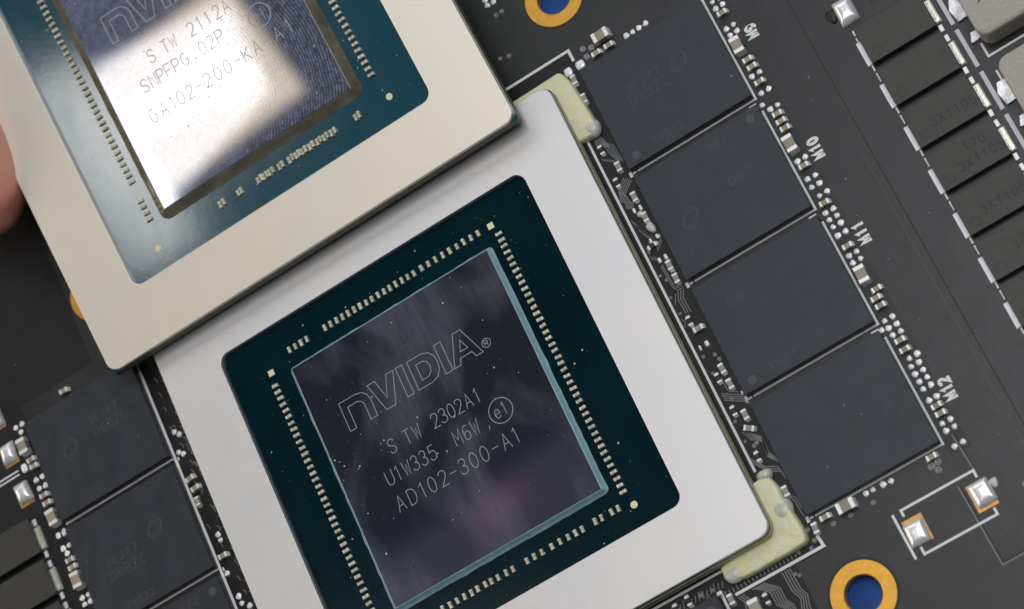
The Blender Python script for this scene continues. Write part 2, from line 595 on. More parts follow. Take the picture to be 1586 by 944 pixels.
def board_sheet():
    bm = bmesh.new()
    rims = []
    outer = [bm.verts.new((x, y, 0)) for x, y in ((BX0, BY0), (BX1, BY0), (BX1, BY1), (BX0, BY1))]
    edges = [bm.edges.new((outer[i], outer[(i + 1) % 4])) for i in range(4)]
    for cx, cy in RINGS:
        lp = [bm.verts.new((x, y, 0)) for x, y in circle(cx, cy, 1.84, 40)]
        edges += [bm.edges.new((lp[i], lp[(i + 1) % 40])) for i in range(40)]
        rims.append([v.co.copy() for v in lp])
    bmesh.ops.triangle_fill(bm, use_beauty=True, use_dissolve=False, edges=edges)
    for f in bm.faces:
        if f.normal.z < 0:
            f.normal_flip()
    # the barrels of the mounting holes and the outer edge
    for rim in rims:
        lo = [bm.verts.new((c.x, c.y, -1.0)) for c in rim]
        hi = [bm.verts.new((c.x, c.y, -0.001)) for c in rim]
        for i in range(40):
            j = (i + 1) % 40
            f = bm.faces.new((hi[i], hi[j], lo[j], lo[i]))
            f.material_index = 1
    lo = [bm.verts.new((v.co.x, v.co.y, -1.0)) for v in outer]
    for i in range(4):
        j = (i + 1) % 4
        f = bm.faces.new((lo[i], lo[j], outer[j], outer[i]))
        f.material_index = 1
    me = bpy.data.meshes.new('circuit_board')
    bm.to_mesh(me)
    bm.free()
    me.materials.append(M['board'])
    me.materials.append(M['board_side'])
    return me


BOARD = link('circuit_board', board_sheet())
tag(BOARD, 'black printed circuit board under all the chips', kind='structure')
mb = MB()
mb.face([(-160, -130, -1.25), (110, -130, -1.25), (110, 110, -1.25), (-160, 110, -1.25)])
tag(mb.build('table_mat', 'mat'), 'blue table surface seen through the mounting holes', kind='structure')

for cx, cy in RINGS:
    mb = MB()
    lo = [at(circle(cx, cy, 3.17, 48), 0.002), at(circle(cx, cy, 3.14, 48), 0.035), at(circle(cx, cy, 1.88, 48), 0.035), at(circle(cx, cy, 1.80, 48), -0.02), at(circle(cx, cy, 1.80, 48), -1.0)]
    mb.loft(lo, cap0=False, cap1=False)
    mb.build('mounting_ring', 'gold', BOARD)
    mb = MB()
    mb.loft([at(circle(cx, cy, 3.42, 48), 0.004), at(circle(cx, cy, 3.20, 48), 0.004)], cap0=False, cap1=False)
    mb.build('mask_clearance', 'groove', BOARD)

# darker mask: no copper by the processor; beside the loose package its shadow partly painted
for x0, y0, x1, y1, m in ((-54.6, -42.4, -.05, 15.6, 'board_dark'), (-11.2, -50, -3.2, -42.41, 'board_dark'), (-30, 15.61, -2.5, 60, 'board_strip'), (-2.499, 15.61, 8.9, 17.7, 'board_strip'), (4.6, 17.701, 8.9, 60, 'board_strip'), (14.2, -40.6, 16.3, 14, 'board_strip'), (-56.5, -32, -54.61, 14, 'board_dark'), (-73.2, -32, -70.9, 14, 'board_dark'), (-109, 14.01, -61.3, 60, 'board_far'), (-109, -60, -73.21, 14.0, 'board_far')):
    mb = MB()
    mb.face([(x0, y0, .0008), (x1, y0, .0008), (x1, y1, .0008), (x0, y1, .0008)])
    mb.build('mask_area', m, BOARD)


def silk(pts, w=0.20, m='silk', z=0.006, name='silkscreen_line'):
    mb = MB()
    ribbon(mb, pts, w, 0.001, z)
    return mb.build(name, m, BOARD)


P = 13.05
# brackets of the memory footprints beside the processor
for i in range(4):
    y = -P * i
    silk([(0.5, y - 0.02), (14.1, y - 0.02), (14.1, y + (11.6 if i else 13.0))], 0.22)
    silk([(-0.28, y - 0.30), (-0.28, y + 0.26)], 0.32)
    silk([(-0.05, y - 0.02), (0.36, y - 0.02)], 0.22)
    if i < 3:
        silk([(13.1, y - 0.48), (13.9, y - 0.48)], 0.15)
# left memory footprints
silk([(-56.64, 13.2), (-56.64, -27)], 0.30)
for i in range(3):
    y = -0.46 - P * i
    silk([(-70.9, y), (-56.85, y)], 0.22)
    silk([(-56.3, y - .5), (-56.3, y - .1)], 0.16)
# processor outline
silk([(-2.66, 5.6), (-2.66, -32.7)], 0.26)
silk([(-9.6, -39.43), (-52, -39.43)], 0.26)
silk([(-12.0, 15.28), (-0.22, 15.28), (-0.20, 13.95)], 0.30)
silk([(-0.19, -40.9), (-0.05, -42.05), (-9.62, -42.05)], 0.30)
silk([(-10.77, -41.25), (-10.77, -46.0)], 0.28)
# two-pad footprint near the lower mounting hole
silk([(15.36, -43.42), (15.36, -42.70), (7.80, -42.70), (7.80, -43.33)], 0.24)
silk([(7.86, -46.55), (7.86, -47.29), (15.40, -47.29), (15.40, -46.62)], 0.24)
silk([(6.90, -42.69), (6.95, -47.33)], 0.24)
# bars and inductor corners at the right-hand power row
for i in range(-1, 7):
    silk([(33.92, -4.72 - 4.96 * i), (33.92, -9.06 - 4.96 * i)], 0.42, 'silk_bar')
silk([(35.24, -7.18), (35.24, -8.73), (42.5, -8.73)], 0.22)
silk([(35.19, -10.35), (35.19, -12.05)], 0.20)
for i in range(8):
    y = -3.28 - 4.98 * i
    silk([(25.40, y - .08), (25.40, y - .75)], 0.17)
    silk([(25.40, y - 1.0), (25.40, y - 2.0)], 0.15)
silk([(25.40, .75), (25.40, .15)], 0.17)
silk([(25.36, -.05), (25.36, -.5)], 0.15)
# doubled lines at the left edge
silk([(-79.5, 7.75), (-73.9, 7.75)], 0.16)
silk([(-79.5, 7.30), (-73.9, 7.30)], 0.16)

# printed reference names, read upwards
for name, yy in (('M9', 5.75), ('M10', -8.72), ('M11', -18.52), ('M12', -35.85)):
    strokes(letters('silk', BOARD), name, 17.42, yy, 0.98, 0.52, 0.78, 0.30, 0.005, rot=math.pi / 2)

# long mask edges and traces
for pts, w, m in (
        ([(21.36, 40), (21.36, -62)], 0.16, 'groove'),
        ([(20.55, -10), (20.55, -62)], 0.07, 'mask_ridge'),
        ([(15.24, 12.5), (15.24, -38.6), (15.56, -39.4), (15.56, -42.4)], 0.10, 'groove'),
        ([(13.62, -43.3), (13.82, -51.38), (24, -51.3)], 0.16, 'groove'),
        ([(13.45, -43.3), (13.64, -51.56), (24, -51.5)], 0.10, 'trace'),
        ([(15.2, -38.8), (15.42, -42.5)], 0.10, 'trace'),
        ([(27.9, 4.4), (28.4, 2.2), (33.5, 2.0)], 0.12, 'groove')):
    silk(pts, w, m, 0.004, 'mask_line')

tr = MB()


def bundle(path, n, off, w=0.085):
    for k in range(n):
        ribbon(tr, [(x + off[0] * k, y + off[1] * k) for x, y in path], w, 0.001, 0.035)


bundle([(-0.95, 7.1), (-2.25, 6.2), (-2.25, 5.6), (-1.9, 5.0)], 1, (0, 0))
for k in range(6):
    d = 0.20 * k
    ribbon(tr, [(-2.28 + d, 6.35 - d * .25 + .55), (-2.36 + d, 5.70 - d * .25), (-2.0 + d * .9, 5.15 - d * .5), (-1.98 + d, 4.5 - .7 * d)], 0.10, 0.001, 0.035)
    ribbon(tr, [(-1.95 + d, 7.15), (-2.28 + d, 6.6 - d * .2)], 0.08, 0.001, 0.03)
for k in range(5):
    d = 0.21 * k
    ribbon(tr, [(-1.35 + d, 4.7 - d), (-1.25 + d, 3.2 - d * .6), (-.95 + d * .7, 2.4 - d * .5), (-.9 + d * .6, 2.1 - d * .5)], 0.08, 0.001, 0.035)
for k in range(6):
    d = 0.19 * k
    ribbon(tr, [(-2.2 + d, 3.1 - d * .75), (-2.05 + d, 2.75 - d * .75)], 0.08, 0.001, 0.03)
for k in range(5):
    d = 0.20 * k
    ribbon(tr, [(-1.05 + d * .7, .1 - d * .8), (-2.1 + d * .5, -.75 - d * .85), (-2.38 + d * .9, -1.9 - d * .6), (-2.05 + d * .8, -2.3 - d * .5), (-2.2 + d * .7, -2.95 - d * .4)], 0.10, 0.001, 0.035)
for k in range(7):
    d = 0.21 * k
    ribbon(tr, [(-2.3 + d * .55, -4.2 - d * 1.5), (-2.25 + d * .6, -4.75 - d * 1.5), (-2.0 + d * .55, -5.15 - d * 1.4), (-2.05 + d * .5, -5.7 - d * 1.4)], 0.10, 0.001, 0.035)
for k in range(5):
    d = 0.20 * k
    ribbon(tr, [(-.5 - d * .1, -7.3 - d * .5), (-1.3 - d * .05, -8.1 - d * .45)], 0.08, 0.001, 0.035)
for k in range(4):
    d = 0.2 * k
    ribbon(tr, [(-2.3 + d, -8.5 - d * .8), (-2.2 + d, -9.0 - d * .8)], 0.08, 0.001, 0.03)
ribbon(tr, [(-1.6, -9.9), (-1.5, -12.4), (-1.25, -12.75), (-.75, -12.8)], 0.09, 0.001, 0.035)
ribbon(tr, [(-1.78, -10.0), (-1.68, -12.5), (-1.35, -12.98), (-.75, -13.05)], 0.09, 0.001, 0.035)
for k in range(3):
    d = 0.26 * k
    ribbon(tr, [(-1.35 + d, -13.05 - d * .3), (-1.75 + d, -13.9 - d * .2), (-1.68 + d, -15.5 - d * .2)], 0.09, 0.001, 0.035)
ribbon(tr, [(-1.7, -13.2), (-2.25, -14.2)], 0.08, 0.001, 0.03)
ribbon(tr, [(-2.35, -15.8), (-2.1, -16.2), (-2.4, -16.7)], 0.08, 0.001, 0.03)
ribbon(tr, [(-2.1, -15.9), (-1.85, -16.3), (-2.1, -16.8)], 0.08, 0.001, 0.03)
for k in range(4):
    d = 0.24 * k
    ribbon(tr, [(-2.2, -24.3 - d), (-1.3, -24.9 - d), (-.5, -25.4 - d), (-.1, -25.9 - d)], 0.09, 0.001, 0.035)
ribbon(tr, [(-1.47, -22.9), (-1.47, -24.3), (-1.3, -24.6), (-.6, -25.0)], 0.09, 0.001, 0.035)
for k in range(5):
    d = 0.25 * k
    ribbon(tr, [(-2.1 + d * .4, -28.7 - d), (-1.5 + d * .3, -29.0 - d), (-.6 - d * .1, -30.0 - d * .5), (-.65 - d * .25, -31.7 - d * .3), (-.2, -32.5 - d * .45)], 0.09, 0.001, 0.035)
for k in range(3):
    d = 0.25 * k
    ribbon(tr, [(-2.45, -31.4 - d), (-1.6, -32.7 - d * .8), (-.5, -33.3 - d * 1.1), (-.3, -34.2 - d)], 0.09, 0.001, 0.035)
ribbon(tr, [(-1.05, -36.3), (-.55, -36.9), (-.5, -38.3), (-.35, -38.8)], 0.1, 0.001, 0.04)
ribbon(tr, [(-.8, -36.2), (-.32, -36.8), (-.28, -38.0)], 0.1, 0.001, 0.04)
# short stubs below the processor's lower edge and the fan of lines under them
for k in range(26):
    x = -12.9 + 0.42 * k
    ribbon(tr, [(x, -41.75), (x - .02, -41.30 + .08 * math.sin(k * 2.3))], 0.10, 0.001, 0.035)
for k in range(30):
    x = -22.6 + 0.42 * k
    ribbon(tr, [(x, -40.9), (x + .25, -40.2 + .15 * math.sin(k * 1.7))], 0.085, 0.001, 0.03)
for k in range(5):
    d = 0.26 * k
    ribbon(tr, [(-7.9 + d * 1.1, -42.35), (-7.3 + d, -42.7 - d * .1), (-6.5 + d * .95, -43.5), (-6.5 + d * .95, -44.8), (-5.9 + d * .8, -45.5), (-5.9 + d * .8, -47.5)], 0.10, 0.001, 0.035)
for k in range(4):
    d = 0.27 * k
    ribbon(tr, [(-4.7 + d, -42.35), (-4.6 + d, -44.4 - d * .2), (-4.2 + d * .9, -45.3), (-4.6 + d, -46.4), (-4.6 + d, -48)], 0.10, 0.001, 0.035)
for k in range(3):
    d = 0.26 * k
    ribbon(tr, [(-9.5 + d, -42.35), (-9.1 + d, -43.1), (-9.35 + d, -44.2), (-9.35 + d, -46)], 0.10, 0.001, 0.035)
for k in range(24):
    y = 9.0 - k * 1.25
    ribbon(tr, [(-54.7, y), (-54.3, y - .25), (-54.15, y - .7)], 0.08, 0.001, 0.03)
rt = random.Random(5)
for q in range(60):
    x = rt.uniform(-52, -11.5)
    y = -40.1 - rt.random() * .9
    ribbon(tr, [(x, y), (x + .12, y - .35), (x + .12, y - .7)], .085, .002, .03)
for q in range(50):
    x, y = rt.uniform(-56.2, -54.2), rt.uniform(-30, 9)
    ribbon(tr, [(x, y), (x + .2, y - .3), (x + .2, y - .7)], .08, .002, .03)
o = tr.build('copper_traces', 'trace', BOARD)
o['kind'] = 'stuff'

# mask-covered vias
vm = MB()
for x, y, r in ((1.17, 14.56, .28), (2.02, 14.2, .28), (1.18, 13.59, .28), (12.2, -40.5, .30), (12.9, -40.4, .30), (12.6, -41.1, .28), (5.9, -40.8, .22), (3.5, -40.8, .22),
                (1.7, -40.7, .22), (-3.64, -43.1, .16), (-3.34, -43.4, .16), (-2.45, -41.43, .16), (-4.5, 23.14, .22), (-5.22, 23.1, .22), (-6.85, 18.64, .2), (-5.92, 18.36, .22),
                (-2.0, -1.2, .14), (-2.2, -8.1, .14), (-2.25, -10.8, .16), (-1.9, -11.5, .16), (-2.3, -13.3, .14), (-2.2, -15.2, .14), (-1.0, -20.6, .18), (-.8, -21.2, .18), (-2.1, -20.2, .16),
                (-2.0, -22.1, .14), (-1.5, -25.3, .14), (-2.2, -27.4, .16), (-1.6, -30.4, .2), (-1.3, -30.3, .2), (-2.2, -29.6, .14), (18.9, -46.1, .25), (-13.8, -41.0, .2), (-12.6, -40.5, .2),
                (-15.2, -40.6, .2), (-11.4, -40.6, .18), (-.75, -40.0, .2), (-.6, -41.2, .2), (-1.2, -41.7, .18), (19.6, -1.0, .1), (18.0, -12.0, .1)):
    vm.loft([at(circle(x, y, r * 1.25, 14), 0.001), at(circle(x, y, r, 14), 0.05), at(circle(x, y, r * .62, 14), 0.05), at(circle(x, y, r * .4, 14), 0.005)], cap0=False)
o = vm.build('masked_vias', 'trace', BOARD, smooth=True)
o['kind'] = 'stuff'
# the two big scribed loops below the last memory chip
for cx, cy, r in ((11.7, -41.0, .95), (13.1, -40.6, 1.0)):
    mb = MB()
    ribbon(mb, circle(cx, cy, r, 28), 0.06, 0.001, 0.03, True)
    mb.build('scribed_loop', 'mask_ridge', BOARD)

rd = random.Random(31)
dd = MB()
for q in range(90):
    x, y = rd.uniform(-75, 33), rd.uniform(-50, 22)
    if -57 < x < 0 and -42 < y < 16:
        continue
    on_chip = (0.3 < x < 13.7 and any(.4 - P * i < y < 11.8 - P * i for i in range(4))) or (-70.4 < x < -57 and any(0 - P * i < y < 11.3 - P * i for i in range(3)))
    near = x > 24 or (x < 14.4 and x > -.5 and not on_chip)
    if near:
        continue
    z0 = 1.105 if on_chip else .004
    r = .03 + .05 * rd.random() ** 2
    pts = circle(x, y, r, 6, rd.random() * 6)
    dd.loft([at(pts, z0), [(x + (a - x) * .5, y + (b - y) * .5, z0 + r * .6) for a, b in pts]], cap0=False)
o = dd.build('dust_flecks', 'dust', BOARD)
o['kind'] = 'stuff'

# bare solder lands: rows of little domes between the memory chips and their names
DOTS = [(14.88, 11.31), (15.68, 10.55), (14.86, 10.49), (15.66, 8.04), (14.83, 8.0), (15.67, 7.25), (14.86, 7.22), (15.68, 2.22), (14.8, 2.2), (15.68, .17), (14.83, .16), (15.67, 11.35),
        (14.36, -.98), (14.85, -1.79), (15.69, -1.78), (15.62, -7.92), (14.76, -7.93), (15.64, -10.08), (14.78, -10.04), (15.62, -11.0), (14.76, -10.98), (15.9, -12.1), (15.04, -12.12),
        (15.62, -13.95), (14.76, -13.96), (15.6, -14.75), (14.76, -14.75), (15.6, -15.57), (14.75, -15.57), (15.6, -16.56), (14.75, -16.56), (15.6, -18.86), (14.77, -18.87), (15.62, -19.67),
        (14.77, -19.67), (15.64, -26.2), (14.79, -26.21), (15.66, -27.03), (14.8, -27.01), (15.67, -27.84), (14.82, -27.8), (16.0, -30.52), (15.14, -30.54), (15.76, -31.33), (14.92, -31.34),
        (15.77, -32.15), (14.91, -32.15), (15.77, -32.95), (14.92, -32.98), (15.74, -33.76), (14.91, -33.77), (15.70, -34.98), (14.89, -34.99), (14.12, -26.85), (15.8, -37.5), (14.93, -37.49),
        (15.79, -38.29), (14.93, -38.28), (15.82, -39.92), (14.93, -39.93),
        (5.74, 13.22), (6.48, 13.2), (7.23, 13.22), (8.03, 13.25), (8.3, -39.84), (7.5, -39.76), (6.42, -39.72), (5.7, -39.72),
        (-71.51, 12.2), (-72.34, 12.2), (-71.95, 11.46), (-72.31, 5.68), (-71.48, 5.68), (-72.31, 4.65), (-71.5, 4.62), (-72.2, -1.05), (-71.4, -1.05), (-72.2, -1.25), (-71.45, -1.25),
        (-72.2, -2.7), (-71.45, -2.7), (-71.97, -3.4), (-72.2, -8.6), (-71.4, -8.6), (-72.2, -9.35), (-71.42, -9.35),
        (-55.61, 2.05), (-55.17, 1.55), (-56.0, -.18), (-55.57, -.58), (-55.42, -10.3), (-55.4, -10.95), (-56.1, -14.43), (-55.88, -17.2), (-55.86, -18.03), (-55.15, -18.67),
        (-5.53, 25.23), (-4.83, 24.56), (-5.55, 24.6)]
dmb = MB()
dome(dmb, 0, 0, .29, .29, .12, n=12, p=3.2, jit=.15)
dot_me = dmb.mesh('solder_land', 'solder', True)
for i, (x, y) in enumerate(DOTS):
    o = link('solder_land', dot_me, BOARD, (x, y, 0.001), (i * 1.31) % 6.28)
    s = .93 + .2 * ((i * 37) % 11) / 11
    o.scale = (s, s * (.9 + .2 * ((i * 17) % 7) / 7), 1)
# squarer lands in the strip beside the processor
for x, y, rx, ry in ((.22, 13.2, .50, .48), (-1.19, 13.22, .44, .46), (-.92, -3.55, .17, .33), (-1.63, -3.52, .15, .31), (-.91, -9.38, .19, .32), (-1.62, -9.38, .20, .30),
                     (-1.19, -19.24, .23, .32), (-1.96, -19.29, .13, .30), (-10.9, -41.2, .30, .22), (-73.09, 7.6, .35, .5), (-.18, -26.0, .16, .28), (-.30, -25.3, .14, .22)):
    mb = MB()
    dome(mb, 0, 0, rx, ry, .16, n=14, p=4.5)
    mb.build('solder_land', 'solder', BOARD, True, (x, y, 0.001))
# grey residue drops
for x, y, rx, ry in ((-1.24, -4.2, .34, .38), (-.89, -5.96, .42, .62)):
    mb = MB()
    dome(mb, 0, 0, rx, ry, .28, n=14, p=2.2, jit=.2)
    mb.build('residue_drop', 'flux', BOARD, True, (x, y, 0.001), .3)
# copper pads with heaped solder


def heaped_pad(x0, y0, x1, y1, copper, apex, h, skew):
    mb = MB()
    mb.box(x0, y0, .001, x1, y1, .05, b=.02, r=.05)
    pad = mb.build('copper_pad', 'copper' if copper else 'solder', BOARD)
    mb = MB()
    sx0, sx1, sy0, sy1 = x0 + skew[0], x1 - skew[1], y0 + skew[2], y1 - skew[3]
    base = rr(sx0, sy0, sx1, sy1, .16, 4)
    base = [(x + .09 * math.sin(3.1 * x + 2 * y), y + .09 * math.sin(2.7 * y + 3.3 * x)) for x, y in base]
    ax, ay = apex
    lp = [at(base, .05)]
    for t, zz in ((.97, .30), (.84, .66), (.55, .90), (.22, 1.0), (.05, .97)):
        lp.append([(ax + (x - ax) * t, ay + (y - ay) * t, .05 + h * zz) for x, y in base])
    mb.loft(lp, cap0=False)
    mb.build('heaped_solder', 'heap', BOARD, True)


heaped_pad(13.98, -46.5, 16.05, -43.72, True, (15.2, -44.9), .5, (.12, -.06, .38, -.06))
heaped_pad(7.28, -46.42, 9.34, -43.72, True, (8.1, -45.2), .5, (-.06, .14, .05, .34))
heaped_pad(24.95, 1.6, 26.7, 4.15, False, (25.7, 2.9), .75, (-.1, -.1, -.1, -.1))
heaped_pad(-75.1, 8.6, -73.3, 11.0, True, (-74.2, 10.0), .75, (.1, -.05, .2, -.05))
heaped_pad(-75.1, 3.7, -73.3, 6.2, True, (-74.2, 5.1), .75, (.1, -.05, .2, -.05))
heaped_pad(-75.1, 13.0, -73.3, 15.4, True, (-74.2, 14.4), .75, (.1, -.05, .2, -.05))
# dark flux stain by the upper pad
for x, y, rx, ry, sm in ((24.35, 3.2, .55, .75, 'groove'), (16.5, -44.6, .38, .5, 'flux')):
    mb = MB()
    dome(mb, 0, 0, rx, ry, .22, n=16, p=2.1, jit=.3)
    mb.build('flux_residue', sm, BOARD, True, (x, y, .001))

# ------------------------------------------------------------------ processor packages
SUBT = 1.8      # top of the substrate of a package that stands on the board
OPW, OPH = 37.45, 38.0


def gpu_outline_letters(mb, ox, oy, w, z, die):
    """the outlined word mark on the die (coordinates of the soldered package)"""
    def pl(pts):
        q = MB()
        ribbon(q, [(x + ox, y + oy) for x, y in pts], w, z, 0, True)
        mb(q)
    pl([(-36.9, -9.1), (-36.9, -5.9), (-35.0, -5.9), (-34.2, -6.1), (-33.75, -6.6), (-33.6, -7.2), (-33.6, -9.1), (-34.4, -9.1), (-34.4, -7.3), (-34.6, -6.9), (-35.0, -6.7), (-36.15, -6.7), (-36.15, -9.1)])
    pl([(-33.4, -5.8), (-32.5, -5.8), (-31.95, -8.0), (-31.1, -5.8), (-30.25, -5.8), (-31.4, -9.1), (-32.5, -9.1)])
    pl([(-29.95, -5.8), (-29.2, -5.8), (-29.2, -9.1), (-29.95, -9.1)])
    pl([(-28.6, -5.85), (-27, -5.85), (-26.2, -6.1), (-25.75, -6.7), (-25.65, -7.45), (-25.75, -8.2), (-26.2, -8.85), (-27, -9.1), (-28.6, -9.1)])
    pl([(-27.85, -6.6), (-27.1, -6.6), (-26.65, -6.9), (-26.5, -7.45), (-26.65, -8.0), (-27.1, -8.35), (-27.85, -8.35)])
    pl([(-25.35, -5.8), (-24.55, -5.8), (-24.55, -9.1), (-25.35, -9.1)])
    pl([(-23.1, -5.8), (-22.2, -5.8), (-20.95, -9.1), (-21.75, -9.1), (-22.0, -8.45), (-23.35, -8.45), (-23.6, -9.1), (-24.35, -9.1)])
    pl([(-22.65, -6.75), (-22.2, -7.85), (-23.1, -7.85)])
    q = MB()
    ribbon(q, circle(-20.3 + ox, -8.45 + oy, .47, 22), w * .9, z, 0, True)
    q.build('letter_ring', 'laser', die)
    strokes(mb, 'R', -20.5 + ox, -8.72 + oy, .54, .36, 1, w * .9, z)


def pkg_cap_mesh(body, ends):
    mb = MB()
    mb.box(-.155, -.17, 0, .155, .17, .30, 0, b=.03)
    for s in (-1, 1):
        y0, y1 = sorted((s * .17, s * .34))
        mb.box(-.165, y0, 0, .165, y1, .32, 1, b=.04)
    return mb.mesh('package_capacitor', [body, ends])


for _m in ('pkg_cap', 'pkg_cap_end', 'solder', 'cap_body'):
    # every piece takes a slightly different brightness
    _t = M[_m].node_tree
    _oi = _t.nodes.new('ShaderNodeObjectInfo')
    _h = _t.nodes.new('ShaderNodeHueSaturation')
    _mr = _t.nodes.new('ShaderNodeMapRange')
    _mr.inputs['To Min'].default_value, _mr.inputs['To Max'].default_value = 0.80, 1.06
    _t.links.new(_oi.outputs['Random'], _mr.inputs['Value'])
    _t.links.new(_mr.outputs['Result'], _h.inputs['Value'])
    _b = _t.nodes['Principled BSDF']
    if _b.inputs['Base Color'].is_linked:
        _t.links.new(_b.inputs['Base Color'].links[0].from_socket, _h.inputs['Color'])
    else:
        _h.inputs['Color'].default_value = _b.inputs['Base Color'].default_value
    _t.links.new(_h.outputs['Color'], _b.inputs['Base Color'])
PCAP = pkg_cap_mesh('pkg_cap', 'pkg_cap_end')


def make_package(name, which):
    """local origin: lower left corner of the stiffener opening, z = 0 at the underside of the substrate"""
    root = empty(name)
    T = 1.30                       # substrate thickness
    S = T + 0.55                   # stiffener top, a little lower than the die
    D = T + 0.80                   # die top
    ox0, oy0, ox1, oy1 = (-6.5, -6.65, 43.74, 44.6) if which == 'a' else (-6.62, -6.5, 44.15, 44.7)
    opx = OPW if which == 'a' else 37.62
    sx, sy = (-.117, .187) if which == 'a' else (-.116, .106)
    ox0, ox1, oy0, oy1 = ox0 + sx, ox1 + sx, oy0 + sy, oy1 + sy
    sub = MB()
    ov = .13 if which == 'a' else .05
    sub.box(ox0 - ov, oy0 - ov, 0, ox1 + ov, oy1 + ov, T, 1, b=.06 if which == 'a' else 0, r=1.2 if which == 'a' else .22, mi1=0)
    sub.build('substrate', ['sub_' + which, 'sub_edge' if which == 'a' else 'sub_edge_g'], root)
    # stiffener ring
    st = MB()
    n = 6

    def ro(d, z):
        return at(rr(ox0 + d, oy0 + d, ox1 - d, oy1 - d, 1.25 - d * .5, n), z)

    def ri(d, z):
        return at(rr(sx - d, sy - d, sx + opx + d, sy + OPH + d, 1.15 + d * .5, n), z)
    st.loft([ro(0, T + .002), ro(0, S - .09), ro(.025, S - .035), ro(.08, S), ri(.05, S), ri(.015, S - .02), ri(0, S - .06), ri(0, T + .002)], cap0=False, cap1=False)
    st.build('stiffener', 'stiff_' + which, root)
    dx0, dy0, dx1, dy1 = (6.92, 5.27, 30.70, 32.68) if which == 'a' else (6.80, 5.54, 30.42, 32.5)
    # underfill fillet round the die
    fl = MB()
    w = .38 if which == 'a' else .85

    def rf(d, z):
        lp = rr(dx0 - d, dy0 - d, dx1 + d, dy1 + d, max(.05, d * 1.05), 5)
        out = []
        for i, a in enumerate(lp):
            b = lp[(i + 1) % len(lp)]
            m = 40 if i % 6 == 5 else 1
            for k in range(m):
                x, y = a[0] + (b[0] - a[0]) * k / m, a[1] + (b[1] - a[1]) * k / m
                wob = d * (.16 if which == 'a' else .05) * (math.sin(x * 1.3 + y * .9) * math.sin(x * .37 - y * .41 + 1) + .5 * math.sin(3.1 * x + 2.7 * y))
                nx, ny = (x - (dx0 + dx1) / 2), (y - (dy0 + dy1) / 2)
                if abs(nx) / (dx1 - dx0) > abs(ny) / (dy1 - dy0):
                    x += math.copysign(wob, nx)
                else:
                    y += math.copysign(wob, ny)
                out.append((x, y))
        return at(out, z)
    fl.loft([rf(w * 1.15, T + .002), rf(w * .95, T + .10), rf(w * .6, T + .33), rf(w * .3, T + .60), rf(.06, D - .07), rf(.004, D - .05)], cap0=False, cap1=False)
    fl.build('underfill_fillet', 'fillet_' + which, root, True)
    d = MB()
    d.box(dx0, dy0, T + .002, dx1, dy1, D, 1, b=.02, mi1=0)
    die = d.build('die', ['die_' + which, 'die_side'], root)
    zt = D + .004
    lw = .078 if which == 'a' else .105
    if which == 'a':
        ax, ay = 46.92, 32.62
    else:
        ax, ay = 46.85, 33.0
    lm = 'laser' if which == 'a' else 'laser_g'
    gpu_outline_letters(letters(lm, die), ax, ay, lw * .95, zt, die)

    def line(s, xs, y, h, cw, nm='lettering'):
        strokes(letters(lm, die), s, 0, y, h, cw, 1, lw, zt, xs=xs)
    if which == 'a':
        line('STW2302A1', [x + ax for x in (-33.55, -31.7, -30.6, -28.4, -27.45, -26.5, -25.55, -24.5, -23.5)], -13.45 + ay, 1.5, .74)
        line('U1W335.M6W,', [x + ax for x in (-35.1, -34.15, -33.1, -32.1, -31.1, -30.05, -28.6, -27.05, -26.0, -24.95, -23.65)], -16.25 + ay, 1.55, .74)
        line('AD102-300-A1', [x + ax for x in (-35.15, -33.75, -32.55, -31.4, -30.1, -28.95, -27.75, -26.5, -25.25, -24.0, -22.75, -21.6)], -19.15 + ay, 1.62, .84)
        ec = (25.04, 17.3)
    else:
        line('STW2112A', [x + ax for x in (-33.75, -31.9, -30.9, -28.5, -27.45, -26.4, -25.2, -24.1)], 19.7, 1.45, .74)
        line('SNPFPG.02P', [11.0, 12.1, 13.1, 14.1, 15.1, 16.2, 17.4, 18.5, 19.6, 20.7], 17.3, 1.45, .74)
        line('GA102-200-KA-A1', [10.35, 11.7, 12.85, 13.9, 15.1, 16.25, 17.4, 18.7, 19.95, 21.2, 22.4, 23.7, 24.95, 26.4, 27.8], 14.0, 1.5, .82)
        ec = (25.55, 17.55)
    t = MB()
    ribbon(t, circle(ec[0], ec[1], 1.28, 36), lw, zt, 0, True)
    t.build('letter_ring', lm, die)
    strokes(letters(lm, die), 'e1', ec[0] - .75, ec[1] - .62, 1.3, .62, .82, .075, zt)
    # decoupling capacitors on the substrate
    spots = []
    if which == 'a':
        spots += [(7.30 + .73 * i, 34.92, 0) for i in range(4)]
        spots += [(11.75 + .73 * i, 34.94, 0) for i in range(16)]
        spots += [(23.66 + .855 * i, 34.98, 0) for i in range(9)]
        spots += [(32.40, 33.75 - .7234 * i, 1) for i in range(42)]
        spots += [(4.36, 32.32 - .739 * i, 1) for i in range(42)]
        spots += [(x + 46.92, 2.90, 0) for x in (-15.68, -16.42, -17.54, -18.24, -19.72, -20.51, -21.33, -22.24, -23.19, -24.36, -25.21, -26.07, -27.67, -28.46, -29.38, -30.17, -30.83, -31.72, -32.46, -33.27, -34.12, -34.95, -35.8, -36.6, -37.4, -38.2)]
        fids = [(31.96, 35.03, 's'), (4.44, 33.84, 's'), (32.77, 2.51, 'c')]
    else:
        spots += [(4.58, 37.2 - .73 * i, 1) for i in range(38)]
        spots += [(4.5, y, 1) for y in (7.95, 7.2, 6.45, 5.7)]
        spots += [(32.88, 37.6 - .741 * i, 1) for i in range(44)]
        for x in (29.6, 26.55, 25.6, 24.8, 23.85, 22.9, 22.1, 21.25, 19.94, 18.75, 18.0, 17.3, 14.75, 12.45):
            spots += [(x - .22, 2.82, 0), (x + .22, 2.92, 0)]
